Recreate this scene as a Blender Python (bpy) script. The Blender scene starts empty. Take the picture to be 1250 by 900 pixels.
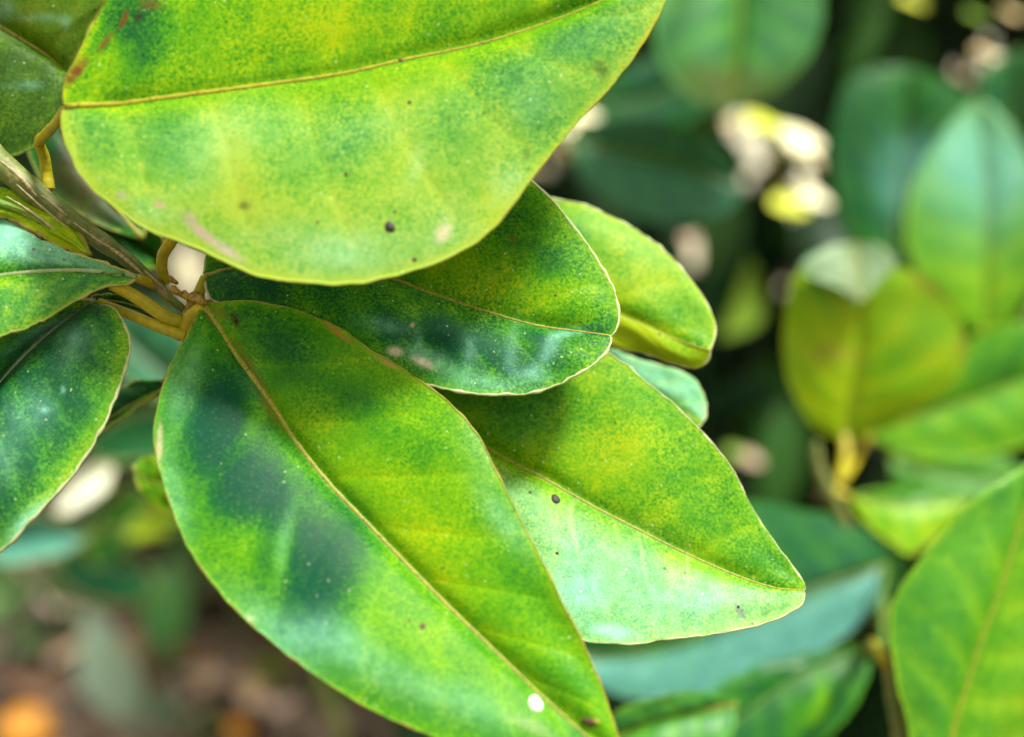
import bpy, math, random
import numpy as np
random.seed(7); rng = np.random.default_rng(7)
S = bpy.context.scene
COL = S.collection

# ------------------------------------------------------------------ camera
PITCH = math.radians(4.0); CAMZ = 0.46; TH = math.tan(math.radians(25.0)); FOCUS = 0.1405
cam_d = bpy.data.cameras.new('camera'); cam = bpy.data.objects.new('camera', cam_d); COL.objects.link(cam)
cam.location = (0, 0, CAMZ); cam.rotation_euler = (math.radians(90) - PITCH, 0, 0)
cam_d.sensor_width = 36; cam_d.lens = 18 / TH
cam_d.clip_start = 0.005; cam_d.clip_end = 500
cam_d.dof.use_dof = True; cam_d.dof.focus_distance = FOCUS
cam_d.dof.aperture_fstop = cam_d.lens / 5.2          # 5.2 mm wide pupil
S.camera = cam
CAM = np.array([0, 0, CAMZ]); FW = np.array([0, math.cos(PITCH), -math.sin(PITCH)]); UP = np.array([0, math.sin(PITCH), math.cos(PITCH)]); RT = np.array([1.0, 0, 0])

# ------------------------------------------------------------------ sky, sun, exposure
SUN_EL = math.radians(60); SUN_AZ = math.radians(128)    # azimuth from +Y towards +X: high, behind the camera's right shoulder
W = bpy.data.worlds.new('World'); S.world = W; W.use_nodes = True
nt = W.node_tree; nt.nodes.clear()
sky = nt.nodes.new('ShaderNodeTexSky'); sky.sky_type = 'NISHITA'; sky.sun_disc = False
sky.sun_elevation = SUN_EL; sky.sun_rotation = SUN_AZ; sky.air_density = 1.0; sky.dust_density = 3.0; sky.ozone_density = 1.0
bg = nt.nodes.new('ShaderNodeBackground'); bg.inputs['Strength'].default_value = 0.082
wo = nt.nodes.new('ShaderNodeOutputWorld'); hz = nt.nodes.new('ShaderNodeMix'); hz.data_type = 'RGBA'      # a bright, hazy white sky: the blue shows through thinly
hz.inputs[0].default_value = .70; hz.inputs[7].default_value = (8.6, 7.5, 4.4, 1); nt.links.new(sky.outputs[0], hz.inputs[6]); nt.links.new(hz.outputs[2], bg.inputs[0]); nt.links.new(bg.outputs[0], wo.inputs[0])
sd = bpy.data.lights.new('sun', 'SUN'); sd.energy = 3.4; sd.angle = math.radians(12); sd.color = (1.0, 0.96, 0.88)
sun = bpy.data.objects.new('sun', sd); COL.objects.link(sun)
from mathutils import Vector, Matrix, Euler
tosun = Vector((math.sin(SUN_AZ) * math.cos(SUN_EL), math.cos(SUN_AZ) * math.cos(SUN_EL), math.sin(SUN_EL)))
sun.rotation_euler = (-tosun).to_track_quat('-Z', 'Y').to_euler()
S.view_settings.view_transform = 'Standard'; S.view_settings.look = 'None'; S.view_settings.gamma = 1
S.view_settings.use_curve_mapping = False; S.view_settings.exposure = 1.4
try:
    S.cycles.max_bounces = 8; S.cycles.transparent_max_bounces = 4; S.cycles.use_denoising = True
except Exception: pass

# ------------------------------------------------------------------ helpers
def at(x, y, d):
    """a point of the place: seen at (x, y) of the 1250 x 900 photograph, d metres away"""
    x = np.asarray(x, float)[..., None]; y = np.asarray(y, float)[..., None]; d = np.asarray(d, float)[..., None]
    return CAM + d * (FW + (x - 625) / 625 * TH * RT - (y - 450) / 625 * TH * UP)
def proj(P):
    r = P - CAM; d = r @ FW
    return 625 + (r @ RT) / d / TH * 625, 450 - (r @ UP) / d / TH * 625, d
def tag(o, label=None, cat=None, group=None, kind=None):
    for k, v in (('label', label), ('category', cat), ('group', group), ('kind', kind)):
        if v: o[k] = v
    return o
def empty(name, loc):
    o = bpy.data.objects.new(name, None); o.empty_display_size = 0.01; o.location = loc; COL.objects.link(o); return o
def link(name, me, mat, parent=None, loc=None):
    o = bpy.data.objects.new(name, me); COL.objects.link(o)
    if mat and not me.materials: me.materials.append(mat)
    if loc is not None: o.location = loc
    if parent: o.parent = parent
    return o
def wloc(o):
    p = np.array(o.location)
    while o.parent: o = o.parent; p = p + np.array(o.location)
    return p
def mesh(name, V, F, smooth=True):
    me = bpy.data.meshes.new(name); V = np.asarray(V, np.float32)
    if isinstance(F, np.ndarray):
        k = F.shape[1]; me.vertices.add(len(V)); me.vertices.foreach_set('co', V.ravel())
        me.loops.add(F.size); me.loops.foreach_set('vertex_index', F.astype(np.int32).ravel())
        me.polygons.add(len(F)); me.polygons.foreach_set('loop_start', np.arange(0, F.size, k, dtype=np.int32))
    else: me.from_pydata(V.tolist(), [], F)
    me.update(calc_edges=True); me.validate()
    me.polygons.foreach_set('use_smooth', np.full(len(me.polygons), smooth)); return me
def attr(me, name, a):
    a = np.asarray(a, np.float32)
    if a.ndim == 1:
        at_ = me.attributes.new(name, 'FLOAT', 'POINT'); at_.data.foreach_set('value', a)
    else:
        at_ = me.attributes.new(name, 'FLOAT_COLOR', 'POINT'); at_.data.foreach_set('color', a.ravel())
def catmull(P, n=24):
    P = np.asarray(P, float); Q = np.vstack([2 * P[0] - P[1], P, 2 * P[-1] - P[-2]]); out = []
    for i in range(1, len(Q) - 2):
        t = np.linspace(0, 1, n, endpoint=False)[:, None]; a, b, c, d = Q[i - 1], Q[i], Q[i + 1], Q[i + 2]
        out.append(.5 * (2 * b + (c - a) * t + (2 * a - 5 * b + 4 * c - d) * t**2 + (3 * b - a - 3 * c + d) * t**3))
    out.append(P[-1:]); return np.vstack(out)
def resample(P, u):
    s = np.r_[0, np.cumsum(np.linalg.norm(np.diff(P, axis=0), axis=1))]; s /= s[-1]
    return np.stack([np.interp(u, s, P[:, k]) for k in range(P.shape[1])], 1)
def tube(P, R, k=8, nrm=None, flat=1.0, closed_ends=True):
    """a tapered tube through world points P; flat squashes it along nrm"""
    P = np.asarray(P, float); R = np.broadcast_to(np.asarray(R, float), (len(P),)); n = len(P)
    T = np.gradient(P, axis=0); T /= np.linalg.norm(T, axis=1)[:, None] + 1e-12
    N = np.zeros_like(P)
    ref = np.array([0.3, -.8, .5]) if nrm is None else None
    for i in range(n):
        r = ref if nrm is None else nrm[i]
        v = r - T[i] * (r @ T[i]); N[i] = v / (np.linalg.norm(v) + 1e-12)
    B = np.cross(T, N); a = np.linspace(0, 2 * math.pi, k, endpoint=False)
    V = P[:, None] + R[:, None, None] * (N[:, None] * (np.cos(a) * flat)[None, :, None] + B[:, None] * np.sin(a)[None, :, None])
    V = V.reshape(-1, 3); i = np.arange(n - 1)[:, None] * k; j = np.arange(k)[None]; jn = (j + 1) % k
    F = np.stack([i + j, i + jn, i + k + jn, i + k + j], -1).reshape(-1, 4).tolist()
    if closed_ends: F.append(list(range(k))[::-1]); F.append(list(range((n - 1) * k, n * k)))
    return V, F
def wob(p, f, seed):
    """smooth pseudo-noise in about -1..1"""
    r = np.random.default_rng(seed); o = np.zeros(len(p))
    for _ in range(7):
        d = r.normal(size=p.shape[1]); d /= np.linalg.norm(d); o += np.sin(p @ d * f * r.uniform(.6, 1.6) + r.uniform(0, 6.28))
    return o / 3.2

# ------------------------------------------------------------------ materials
class NT:
    def __init__(s, name):
        s.m = bpy.data.materials.new(name); s.m.use_nodes = True; s.t = s.m.node_tree; s.t.nodes.clear()
    def n(s, typ, **kw):
        nd = s.t.nodes.new(typ)
        for k, v in kw.items():
            if k.startswith('_'): setattr(nd, k[1:], v)
        for k, v in kw.items():
            if k.startswith('_'): continue
            key = int(k[1:]) if k[0] == 'i' and k[1:].isdigit() else k.replace('__', ' ')
            s.put(nd.inputs[key], v)
        return nd
    def put(s, sock, v):
        if isinstance(v, bpy.types.NodeSocket): s.t.links.new(v, sock)
        else: sock.default_value = v
    def math(s, op, a, b=None, c=None, clamp=False):
        nd = s.t.nodes.new('ShaderNodeMath'); nd.operation = op; nd.use_clamp = clamp
        for i, v in enumerate((a, b, c)):
            if v is not None: s.put(nd.inputs[i], v)
        return nd.outputs[0]
    def mix(s, f, a, b, typ='MIX'):
        nd = s.t.nodes.new('ShaderNodeMix'); nd.data_type = 'RGBA'; nd.blend_type = typ
        s.put(nd.inputs[0], f); s.put(nd.inputs[6], a); s.put(nd.inputs[7], b); return nd.outputs[2]
    def ramp(s, f, stops):
        nd = s.t.nodes.new('ShaderNodeValToRGB'); s.put(nd.inputs[0], f); e = nd.color_ramp.elements
        while len(e) < len(stops): e.new(.5)
        for q, (p, c) in zip(e, stops): q.position = p; q.color = (*c, 1)
        return nd.outputs[0]
    def noise(s, co, scale, detail=3, rough=.55, dist=0):
        nd = s.t.nodes.new('ShaderNodeTexNoise'); s.put(nd.inputs['Vector'], co); nd.inputs['Scale'].default_value = scale
        nd.inputs['Detail'].default_value = detail; nd.inputs['Roughness'].default_value = rough; nd.inputs['Distortion'].default_value = dist
        return nd.outputs[0]
    def attr(s, name, col=False):
        nd = s.t.nodes.new('ShaderNodeAttribute'); nd.attribute_name = name
        return (nd.outputs['Color'], nd.outputs['Alpha']) if col else nd.outputs['Fac']
    def co(s): return s.t.nodes.new('ShaderNodeTexCoord').outputs['Object']
    def out(s, sh):
        o = s.t.nodes.new('ShaderNodeOutputMaterial'); s.t.links.new(sh, o.inputs[0]); return s.m

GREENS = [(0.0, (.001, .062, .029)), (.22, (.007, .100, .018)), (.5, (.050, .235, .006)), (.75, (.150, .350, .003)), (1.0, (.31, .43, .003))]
def leaf_material(name, ramp=GREENS, rough=.42, trans=.27, grain=1.0, spec=.09, coat=0.0, wax_sheen_col=(.20, .50, .43)):
    t = NT(name); co = t.co(); pig = t.attr('pig'); wax = t.attr('wax'); vein = t.attr('vein'); under = t.attr('under'); tc, ta = t.attr('tint', True)
    big = t.noise(co, 170, 3, .6); mid = t.noise(co, 620, 3, .6); fine = t.noise(co, 2600, 3, .65); dust = t.noise(co, 5200, 2, .6)
    v = t.math('ADD', pig, t.math('MULTIPLY', t.math('SUBTRACT', big, .5), .24))
    v = t.math('ADD', v, t.math('MULTIPLY', t.math('SUBTRACT', mid, .5), .42 * grain))
    v = t.math('ADD', v, t.math('MULTIPLY', t.math('SUBTRACT', fine, .5), t.math('MULTIPLY', t.math('ADD', t.math('MULTIPLY', big, 2.6), -.35), 1.35 * grain)))
    v = t.math('ADD', v, t.math('MULTIPLY', vein, t.math('MULTIPLY', mid, .12)))
    col = t.ramp(v, ramp)
    # oil glands: tiny pale dots in the blade
    vo = t.n('ShaderNodeTexVoronoi', Vector=co, Scale=1500.0)
    gl = t.math('MULTIPLY', t.math('LESS_THAN', vo.outputs['Distance'], .23), .15 * grain)
    col = t.mix(gl, col, (.20, .34, .06, 1))
    net = t.n('ShaderNodeTexVoronoi', _feature='DISTANCE_TO_EDGE', Vector=co, Scale=620.0); nl = t.math('MULTIPLY', t.math('SUBTRACT', 1.0, t.math('MULTIPLY', net.outputs['Distance'], 9.0), clamp=True), 0.03 * grain)
    col = t.mix(nl, col, (.22, .36, .05, 1))
    # waxy, dusty bloom, together with sky sheen painted into the colour
    wx = t.math('MULTIPLY', wax, t.math('ADD', .35, t.math('MULTIPLY', dust, 1.3)), clamp=True)
    wx = t.math('MULTIPLY', wx, t.math('ADD', .3, t.math('MULTIPLY', mid, 1.4)), clamp=True)
    col = t.mix(t.math('MULTIPLY', wx, .66), col, (*wax_sheen_col, 1))
    # sparse pale flecks
    vf = t.n('ShaderNodeTexVoronoi', Vector=co, Scale=820.0); rnd = t.n('ShaderNodeSeparateColor', i0=vf.outputs['Color'])
    fl = t.math('MULTIPLY', t.math('LESS_THAN', vf.outputs['Distance'], .13), t.math('GREATER_THAN', rnd.outputs[0], .72))
    fl = t.math('MULTIPLY', fl, t.math('GREATER_THAN', dust, .47))
    col = t.mix(t.math('MULTIPLY', fl, .55 * grain), col, (.62, .68, .45, 1))
    # dark pin pricks
    vd = t.n('ShaderNodeTexVoronoi', Vector=co, Scale=330.0); rd = t.n('ShaderNodeSeparateColor', i0=vd.outputs['Color'])
    dk = t.math('MULTIPLY', t.math('LESS_THAN', vd.outputs['Distance'], .085), t.math('GREATER_THAN', rd.outputs[1], .80))
    col = t.mix(t.math('MULTIPLY', dk, .65 * grain), col, (.05, .05, .015, 1))
    # scars, scuffs, yellow margin
    tr = t.math('MULTIPLY', ta, t.math('ADD', -.35, t.math('MULTIPLY', t.noise(co, 1500, 4, .7), 2.6)), clamp=True)
    col = t.mix(tr, col, tc)
    col = t.mix(t.math('MULTIPLY', under, .75), col, (.17, .27, .075, 1))
    bump = t.n('ShaderNodeBump', Strength=.35, Distance=.00012, Height=t.math('ADD', fine, t.math('MULTIPLY', mid, 1.2)))
    ro = t.math('ADD', rough - .08, t.math('MULTIPLY', fine, .18)); ro = t.math('ADD', ro, t.math('MULTIPLY', wx, .25)); ro = t.math('ADD', ro, t.math('MULTIPLY', under, .25))
    p = t.n('ShaderNodeBsdfPrincipled', Base__Color=col, Roughness=ro, Normal=bump.outputs[0]); t.put(p.inputs['Specular IOR Level'], t.math('ADD', spec, t.math('MULTIPLY', wx, .14)))
    p.inputs['Coat Weight'].default_value = coat; p.inputs['Coat Roughness'].default_value = .25
    hs = t.n('ShaderNodeHueSaturation', Color=col, Saturation=1.15, Value=1.5); tl = t.n('ShaderNodeBsdfTranslucent', Color=hs.outputs[0])
    ms = t.n('ShaderNodeMixShader', i0=t.math('MULTIPLY', t.math('SUBTRACT', 1.0, wx), trans), i1=p.outputs[0], i2=tl.outputs[0])
    return t.out(ms.outputs[0])
def plain(name, c1, c2, scale, rough=.5, spots=None, trans=0, bump=.3, bdist=.0003, spec=.4):
    t = NT(name); co = t.co(); n1 = t.noise(co, scale, 4, .65); n2 = t.noise(co, scale * 5, 3, .6)
    f = t.math('ADD', t.math('MULTIPLY', n1, .7), t.math('MULTIPLY', n2, .5))
    col = t.ramp(f, [(.35, c1), (.8, c2)])
    if spots: col = t.mix(t.ramp(t.noise(co, scale * 3, 3, .7), [(.56, (0, 0, 0)), (.66, (1, 1, 1))]), col, (*spots, 1))
    b = t.n('ShaderNodeBump', Strength=bump, Distance=bdist, Height=f)
    p = t.n('ShaderNodeBsdfPrincipled', Base__Color=col, Roughness=rough, Normal=b.outputs[0]); p.inputs['Specular IOR Level'].default_value = spec
    if not trans: return t.out(p.outputs[0])
    tl = t.n('ShaderNodeBsdfTranslucent', Color=col); ms = t.n('ShaderNodeMixShader', i0=trans, i1=p.outputs[0], i2=tl.outputs[0]); return t.out(ms.outputs[0])

M_LEAF = leaf_material('mottled_citrus_leaf')
M_BACKLEAF = leaf_material('glossy_background_leaf', rough=.38, spec=.22, wax_sheen_col=(.10, .34, .33), grain=.7, trans=.22)
M_MIDRIB = plain('midrib', (.13, .16, .010), (.38, .37, .035), 900, .5, spots=(.10, .055, .010), trans=.2)
M_MARGIN = plain('leaf_margin', (.34, .34, .03), (.60, .58, .22), 700, .45, trans=.4)
M_MARGIN_RUST = plain('rusty_leaf_margin', (.22, .24, .02), (.42, .38, .06), 300, .45, spots=(.26, .10, .02), trans=.4)
M_MARGIN_PALE = plain('pale_leaf_margin', (.42, .50, .16), (.70, .74, .50), 700, .45, trans=.4)
M_PETIOLE = plain('yellow_petiole', (.20, .21, .008), (.50, .42, .012), 220, .42, trans=.15)
M_TWIG = plain('green_twig', (.042, .080, .010), (.15, .19, .04), 170, .5, spots=(.24, .19, .09), bump=.6)
M_NODE = plain('amber_twig_node', (.10, .055, .008), (.40, .27, .03), 500, .5, spots=(.06, .03, .01), bump=.8)
M_PALERIB = plain('pale_midrib', (.10, .20, .06), (.34, .42, .20), 500, .5, trans=.2)
M_OLIVE = leaf_material('shaded_olive_leaf', ramp=[(0, (.008, .028, .002)), (.4, (.034, .100, .002)), (.8, (.100, .20, .003)), (1, (.15, .20, .01))])  # ramp darkened to paint in the shade on the corner leaf
M_RUSTRIB = plain('rusty_midrib', (.20, .20, .008), (.42, .40, .02), 700, .5, spots=(.17, .09, .012), trans=.2)
M_SMOOTH = leaf_material('smooth_mottled_leaf', grain=.72)
M_GREENRIB = plain('green_midrib', (.04, .13, .015), (.12, .24, .04), 500, .5, trans=.2)
M_BARK = plain('dark_bark', (.035, .024, .014), (.12, .085, .05), 60, .85, bump=.8, bdist=.004)
M_BLACK = plain('black_spot', (.010, .009, .012), (.03, .026, .035), 2500, .55)
M_BROWN = plain('brown_speck', (.03, .016, .006), (.08, .045, .015), 2500, .6)
M_WHITE = plain('white_dropping', (.70, .69, .64), (.88, .87, .84), 2500, .55)

# ------------------------------------------------------------------ the traced leaf
def sm(a, b, x): t = np.clip((x - a) / (b - a), 0, 1); return t * t * (3 - 2 * t)
class Leaf:
    """a blade with midrib and margin, built from its midrib and its two edges.
    near/far: distances at base and tip; e1/e2: how far each edge comes towards (-) or away from (+) the eye"""
    def __init__(s, parent, mid, edge1, edge2, d0, d1, e1, e2, nu=200, nv=48, mat=None, pig=.5, pig1=None, pig2=None, blots=(), stains=(), wax=(), wax_sheen1=0, wax_sheen2=0,
                 thick=.00032, camber=.07, nvein=9, veinbow=.16, bow=0.0, seed=1, margin=None, mr=.00017, rib=(.00042, .00010), ribmat=None,
                 label=None, under=False, edgeyellow=.25, ruffle=.0004, name='leaf', edgew=.9, margin_on=True, interv=.055):
        s.parent = parent; u = np.linspace(.004, .996, nu + 1)
        M2 = resample(catmull(mid), u); E1 = resample(catmull([mid[0]] + list(edge1) + [mid[-1]]), u); E2 = resample(catmull([mid[0]] + list(edge2) + [mid[-1]]), u)
        for E, sd_ in ((E1, 3), (E2, 4)):                    # fine uneven teeth along the rim
            t_ = np.gradient(E, axis=0); t_ /= np.linalg.norm(t_, axis=1)[:, None] + 1e-9; uu = u[:, None] * 1.0
            a_ = .55 * wob(uu, 150, seed * 7 + sd_) + .8 * wob(uu, 55, seed * 5 + sd_) - 1.8 * np.clip(wob(uu, 38, seed * 3 + sd_) - 1.35, 0, 1)
            E += np.stack([-t_[:, 1], t_[:, 0]], 1) * (a_ * sm(0, .05, u) * (1 - sm(.95, 1, u)))[:, None]
        dm = d0 + (d1 - d0) * u + bow * 4 * u * (1 - u)
        w1 = np.linalg.norm(E1 - M2, axis=1); w2 = np.linalg.norm(E2 - M2, axis=1)
        M = at(M2[:, 0], M2[:, 1], dm); P1 = at(E1[:, 0], E1[:, 1], dm + e1 * w1 / w1.max()); P2 = at(E2[:, 0], E2[:, 1], dm + e2 * w2 / w2.max())
        v = np.linspace(0, 1, nv + 1) ** .85
        G = np.concatenate([(M[:, None] + (P1 - M)[:, None] * v[None, :, None])[:, :0:-1], M[:, None] + (P2 - M)[:, None] * v[None, :, None]], 1)
        vv = np.r_[-v[:0:-1], v]; av = np.abs(vv)
        def normals(G):
            n = np.cross(np.gradient(G, axis=0), np.gradient(G, axis=1)); n /= np.linalg.norm(n, axis=2)[..., None] + 1e-15; return n
        n = normals(G); sg = np.sign(np.sum(n.mean((0, 1)) * (CAM - G.mean((0, 1)))));
        if under: sg = -sg
        n *= sg; s.sg = sg
        U = np.broadcast_to(u[:, None], G.shape[:2]); V = np.broadcast_to(vv[None], G.shape[:2]); A = np.abs(V)
        hw = np.where(V < 0, np.linalg.norm(P1 - M, axis=1)[:, None], np.linalg.norm(P2 - M, axis=1)[:, None])
        L = np.linalg.norm(np.diff(M, axis=0), axis=1).sum()
        flat = np.stack([U.ravel() * 6, V.ravel() * 2], 1)
        wb = wob(flat, 1.0, seed).reshape(U.shape); wb2 = wob(flat, 3.2, seed + 9).reshape(U.shape)
        ph = (U - veinbow * A ** .85) * nvein + np.where(V < 0, .45, 0) + .22 * wb
        fr = np.abs(ph - np.round(ph)) * L / nvein
        fade = sm(.02, .12, A) * (1 - sm(.72, .97, A)) * sm(.0, .08, U) * (1 - sm(.88, 1, U))
        vein = np.exp(-(fr / .00028) ** 2) * fade; band = np.exp(-(fr / .0016) ** 2) * fade
        blade_in = sm(0, .10, A) * sm(0, .06, U) * (1 - sm(.94, 1, U))
        disp = camber * hw * np.sin(np.pi * A ** .8) * sm(0, .1, U) + ruffle * wb2 * A * sm(0, .15, U) * (1 - sm(.9, 1, U)) - .00006 * vein * blade_in - .00008 * band + .00035 * wb * blade_in
        disp = disp - .00038 * np.exp(-(A * hw / .0011) ** 2) * sm(.02, .1, U) * (1 - sm(.85, 1, U))
        G = G + n * disp[..., None]; n = normals(G) * sg
        px, py, _ = proj(G.reshape(-1, 3)); px = px.reshape(U.shape); py = py.reshape(U.shape)
        edge = (1 - A) * hw
        # pigment: 0 dark green, 1 yellow
        base = np.where(V < 0, pig if pig1 is None else pig1, pig if pig2 is None else pig2)
        sw = sm(-.06, .06, V); base = (pig if pig1 is None else pig1) * (1 - sw) + (pig if pig2 is None else pig2) * sw
        pg = base + .06 * wb + .06 * band + interv * np.cos(2 * np.pi * ph) * fade * (.6 + .4 * wb2)
        jx = px + 9 * wb2; jy = py + 9 * wob(flat, 3.0, seed + 31).reshape(U.shape)
        def spot(b, hard=1.0):
            x, y, rx, ry, rot = b[:5]; c, q = math.cos(math.radians(rot)), math.sin(math.radians(rot))
            dx, dy = jx - x, jy - y; a = (c * dx + q * dy) / rx; b_ = (-q * dx + c * dy) / ry
            return np.exp(-((a * a + b_ * b_) ** hard))
        for b in blots: pg = pg + b[5] * spot(b, 1.05)
        pg = pg + edgeyellow * np.exp(-(edge / (.0008 * edgew)) ** 2)
        wx = wax_sheen1 * (1 - sw) * sm(.05, .35, A) + wax_sheen2 * sw * sm(.05, .35, A) + 0 * U
        for b in wax: wx = wx + b[5] * spot(b)
        tint = np.zeros(U.shape + (4,))
        for b in stains:
            a = np.clip(b[6] * spot(b, 1.6), 0, 1)[..., None]; c = np.array(b[5])
            ta = tint[..., 3:]; o = a + ta * (1 - a); tint[..., :3] = np.where(o > 0, (c * a + tint[..., :3] * ta * (1 - a)) / (o + 1e-9), 0); tint[..., 3:] = o
        s.G, s.n, s.px, s.py = G, n, px, py
        org = G[0, nv].copy(); s.org = org
        nr, nc = U.shape; N = nr * nc
        th = thick * (1 + 0 * U); top = (G - org).reshape(-1, 3); bot = (G - n * th[..., None] - org).reshape(-1, 3)
        idx = np.arange(N).reshape(nr, nc); q = np.stack([idx[:-1, :-1], idx[1:, :-1], idx[1:, 1:], idx[:-1, 1:]], -1).reshape(-1, 4)
        if sg < 0: q = q[:, ::-1]
        ring = np.r_[idx[0, :], idx[1:, -1], idx[-1, -2::-1], idx[-2:0:-1, 0]]; rn = np.roll(ring, -1)
        rim = np.stack([ring, rn, rn + N, ring + N], -1)
        if sg > 0: rim = rim[:, ::-1]
        F = np.vstack([q, q[:, ::-1] + N, rim]); me = mesh(name, np.vstack([top, bot]), F)
        dup = lambda a: np.r_[a.ravel(), a.ravel()]
        attr(me, 'pig', dup(pg)); attr(me, 'wax', dup(np.clip(wx, 0, 1.2))); attr(me, 'vein', dup(vein)); attr(me, 'under', np.r_[np.zeros(N), np.ones(N)])
        attr(me, 'tint', np.vstack([tint.reshape(-1, 4)] * 2))
        s.o = link(name, me, mat or M_LEAF, parent, org - wloc(parent)); tag(s.o, label)
        # midrib
        i = np.arange(0, nr, 2); R = np.interp(u[i], [0, .1, 1], [rib[0], rib[0] * .9, rib[1]]); R = R * (1 + .10 * np.sin(u[i] * 190))
        Vt, Ft = tube(G[i, nv] + n[i, nv] * (R * .28)[:, None] - org, R, 8, n[i, nv], .55)
        link('midrib', mesh('midrib', Vt, Ft), ribmat or M_MIDRIB, s.o)
        # margin, one thin cord round the blade
        if margin_on:
            E = np.vstack([G[::2, 0], G[-1:, nv], G[::-2, -1]]); En = np.vstack([n[::2, 0], n[-1:, nv], n[::-2, -1]])
            k = np.linspace(0, 1, len(E)); rr = mr * (1 + .22 * np.sin(k * 300) * np.sin(k * 71 + seed) + .15 * np.sin(k * 147))
            Vt, Ft = tube(E - En * thick * .5 - org, rr, 6, En, .9)
            link('margin', mesh('margin', Vt, Ft), margin or M_MARGIN, s.o)
    def spot(s, x, y, r, mat, name='spot', dome=.35, seed=0, label=None, stretch=(1, 1)):
        """a small raised spot sitting on the upper face at a place on the blade; r in metres"""
        i = np.argmin((s.px - x) ** 2 + (s.py - y) ** 2); P = s.G.reshape(-1, 3)[i]; nn = s.n.reshape(-1, 3)[i]
        a = np.cross(nn, [0.2, .3, 1]); a /= np.linalg.norm(a); b = np.cross(nn, a); rr = np.random.default_rng(seed); k = 16
        an = np.arange(k) * 2 * math.pi / k; rad = r * (1 + .10 * np.sin(an * 2 + rr.uniform(0, 6)) + .06 * np.sin(an * 3 + rr.uniform(0, 6)))
        V = [P + nn * r * dome]; F = []
        for ring, h in ((.5, .85), (.85, .5), (1.0, -.25)):
            V += [P + (a * math.cos(t) * q * stretch[0] + b * math.sin(t) * q * stretch[1]) * ring + nn * r * dome * h for t, q in zip(an, rad)]
        for j in range(k): F.append([0, 1 + j, 1 + (j + 1) % k])
        for ring in (0, 1):
            for j in range(k): c = 1 + ring * k; F.append([c + j, c + k + j, c + k + (j + 1) % k, c + (j + 1) % k])
        o = link(name, mesh(name, np.array(V) - s.org, F), mat, s.o)
        return tag(o, label)
def stem(name, parent, pts, r0, r1, mat, k=10, knots=0, flat=1.0, bump=0.0, n=14):
    """pts: (x, y, distance) as in at(), or ('w', x, y, z) for a point of the place itself"""
    P = np.array([np.array(p[1:], float) if p[0] == 'w' else at(*p) for p in pts]); P = catmull(P, n); t = np.linspace(0, 1, len(P))
    R = r0 + (r1 - r0) * t; R = R * (1 + bump * np.sin(t * 23 + r0 * 9e4) * np.sin(t * 61)); off = wloc(parent)
    V, F = tube(P - off, R, k, None, flat); return link(name, mesh(name, V, F), mat, parent)

# ================================================================== FOREGROUND BRANCH
branch = tag(empty('citrus_branch', tuple(at(232, 378, .146))), 'near citrus branch in sharp focus with mottled yellow-green leaves and yellow leaf stalks', 'branch', 'citrus branches')
DK = -.55
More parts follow.
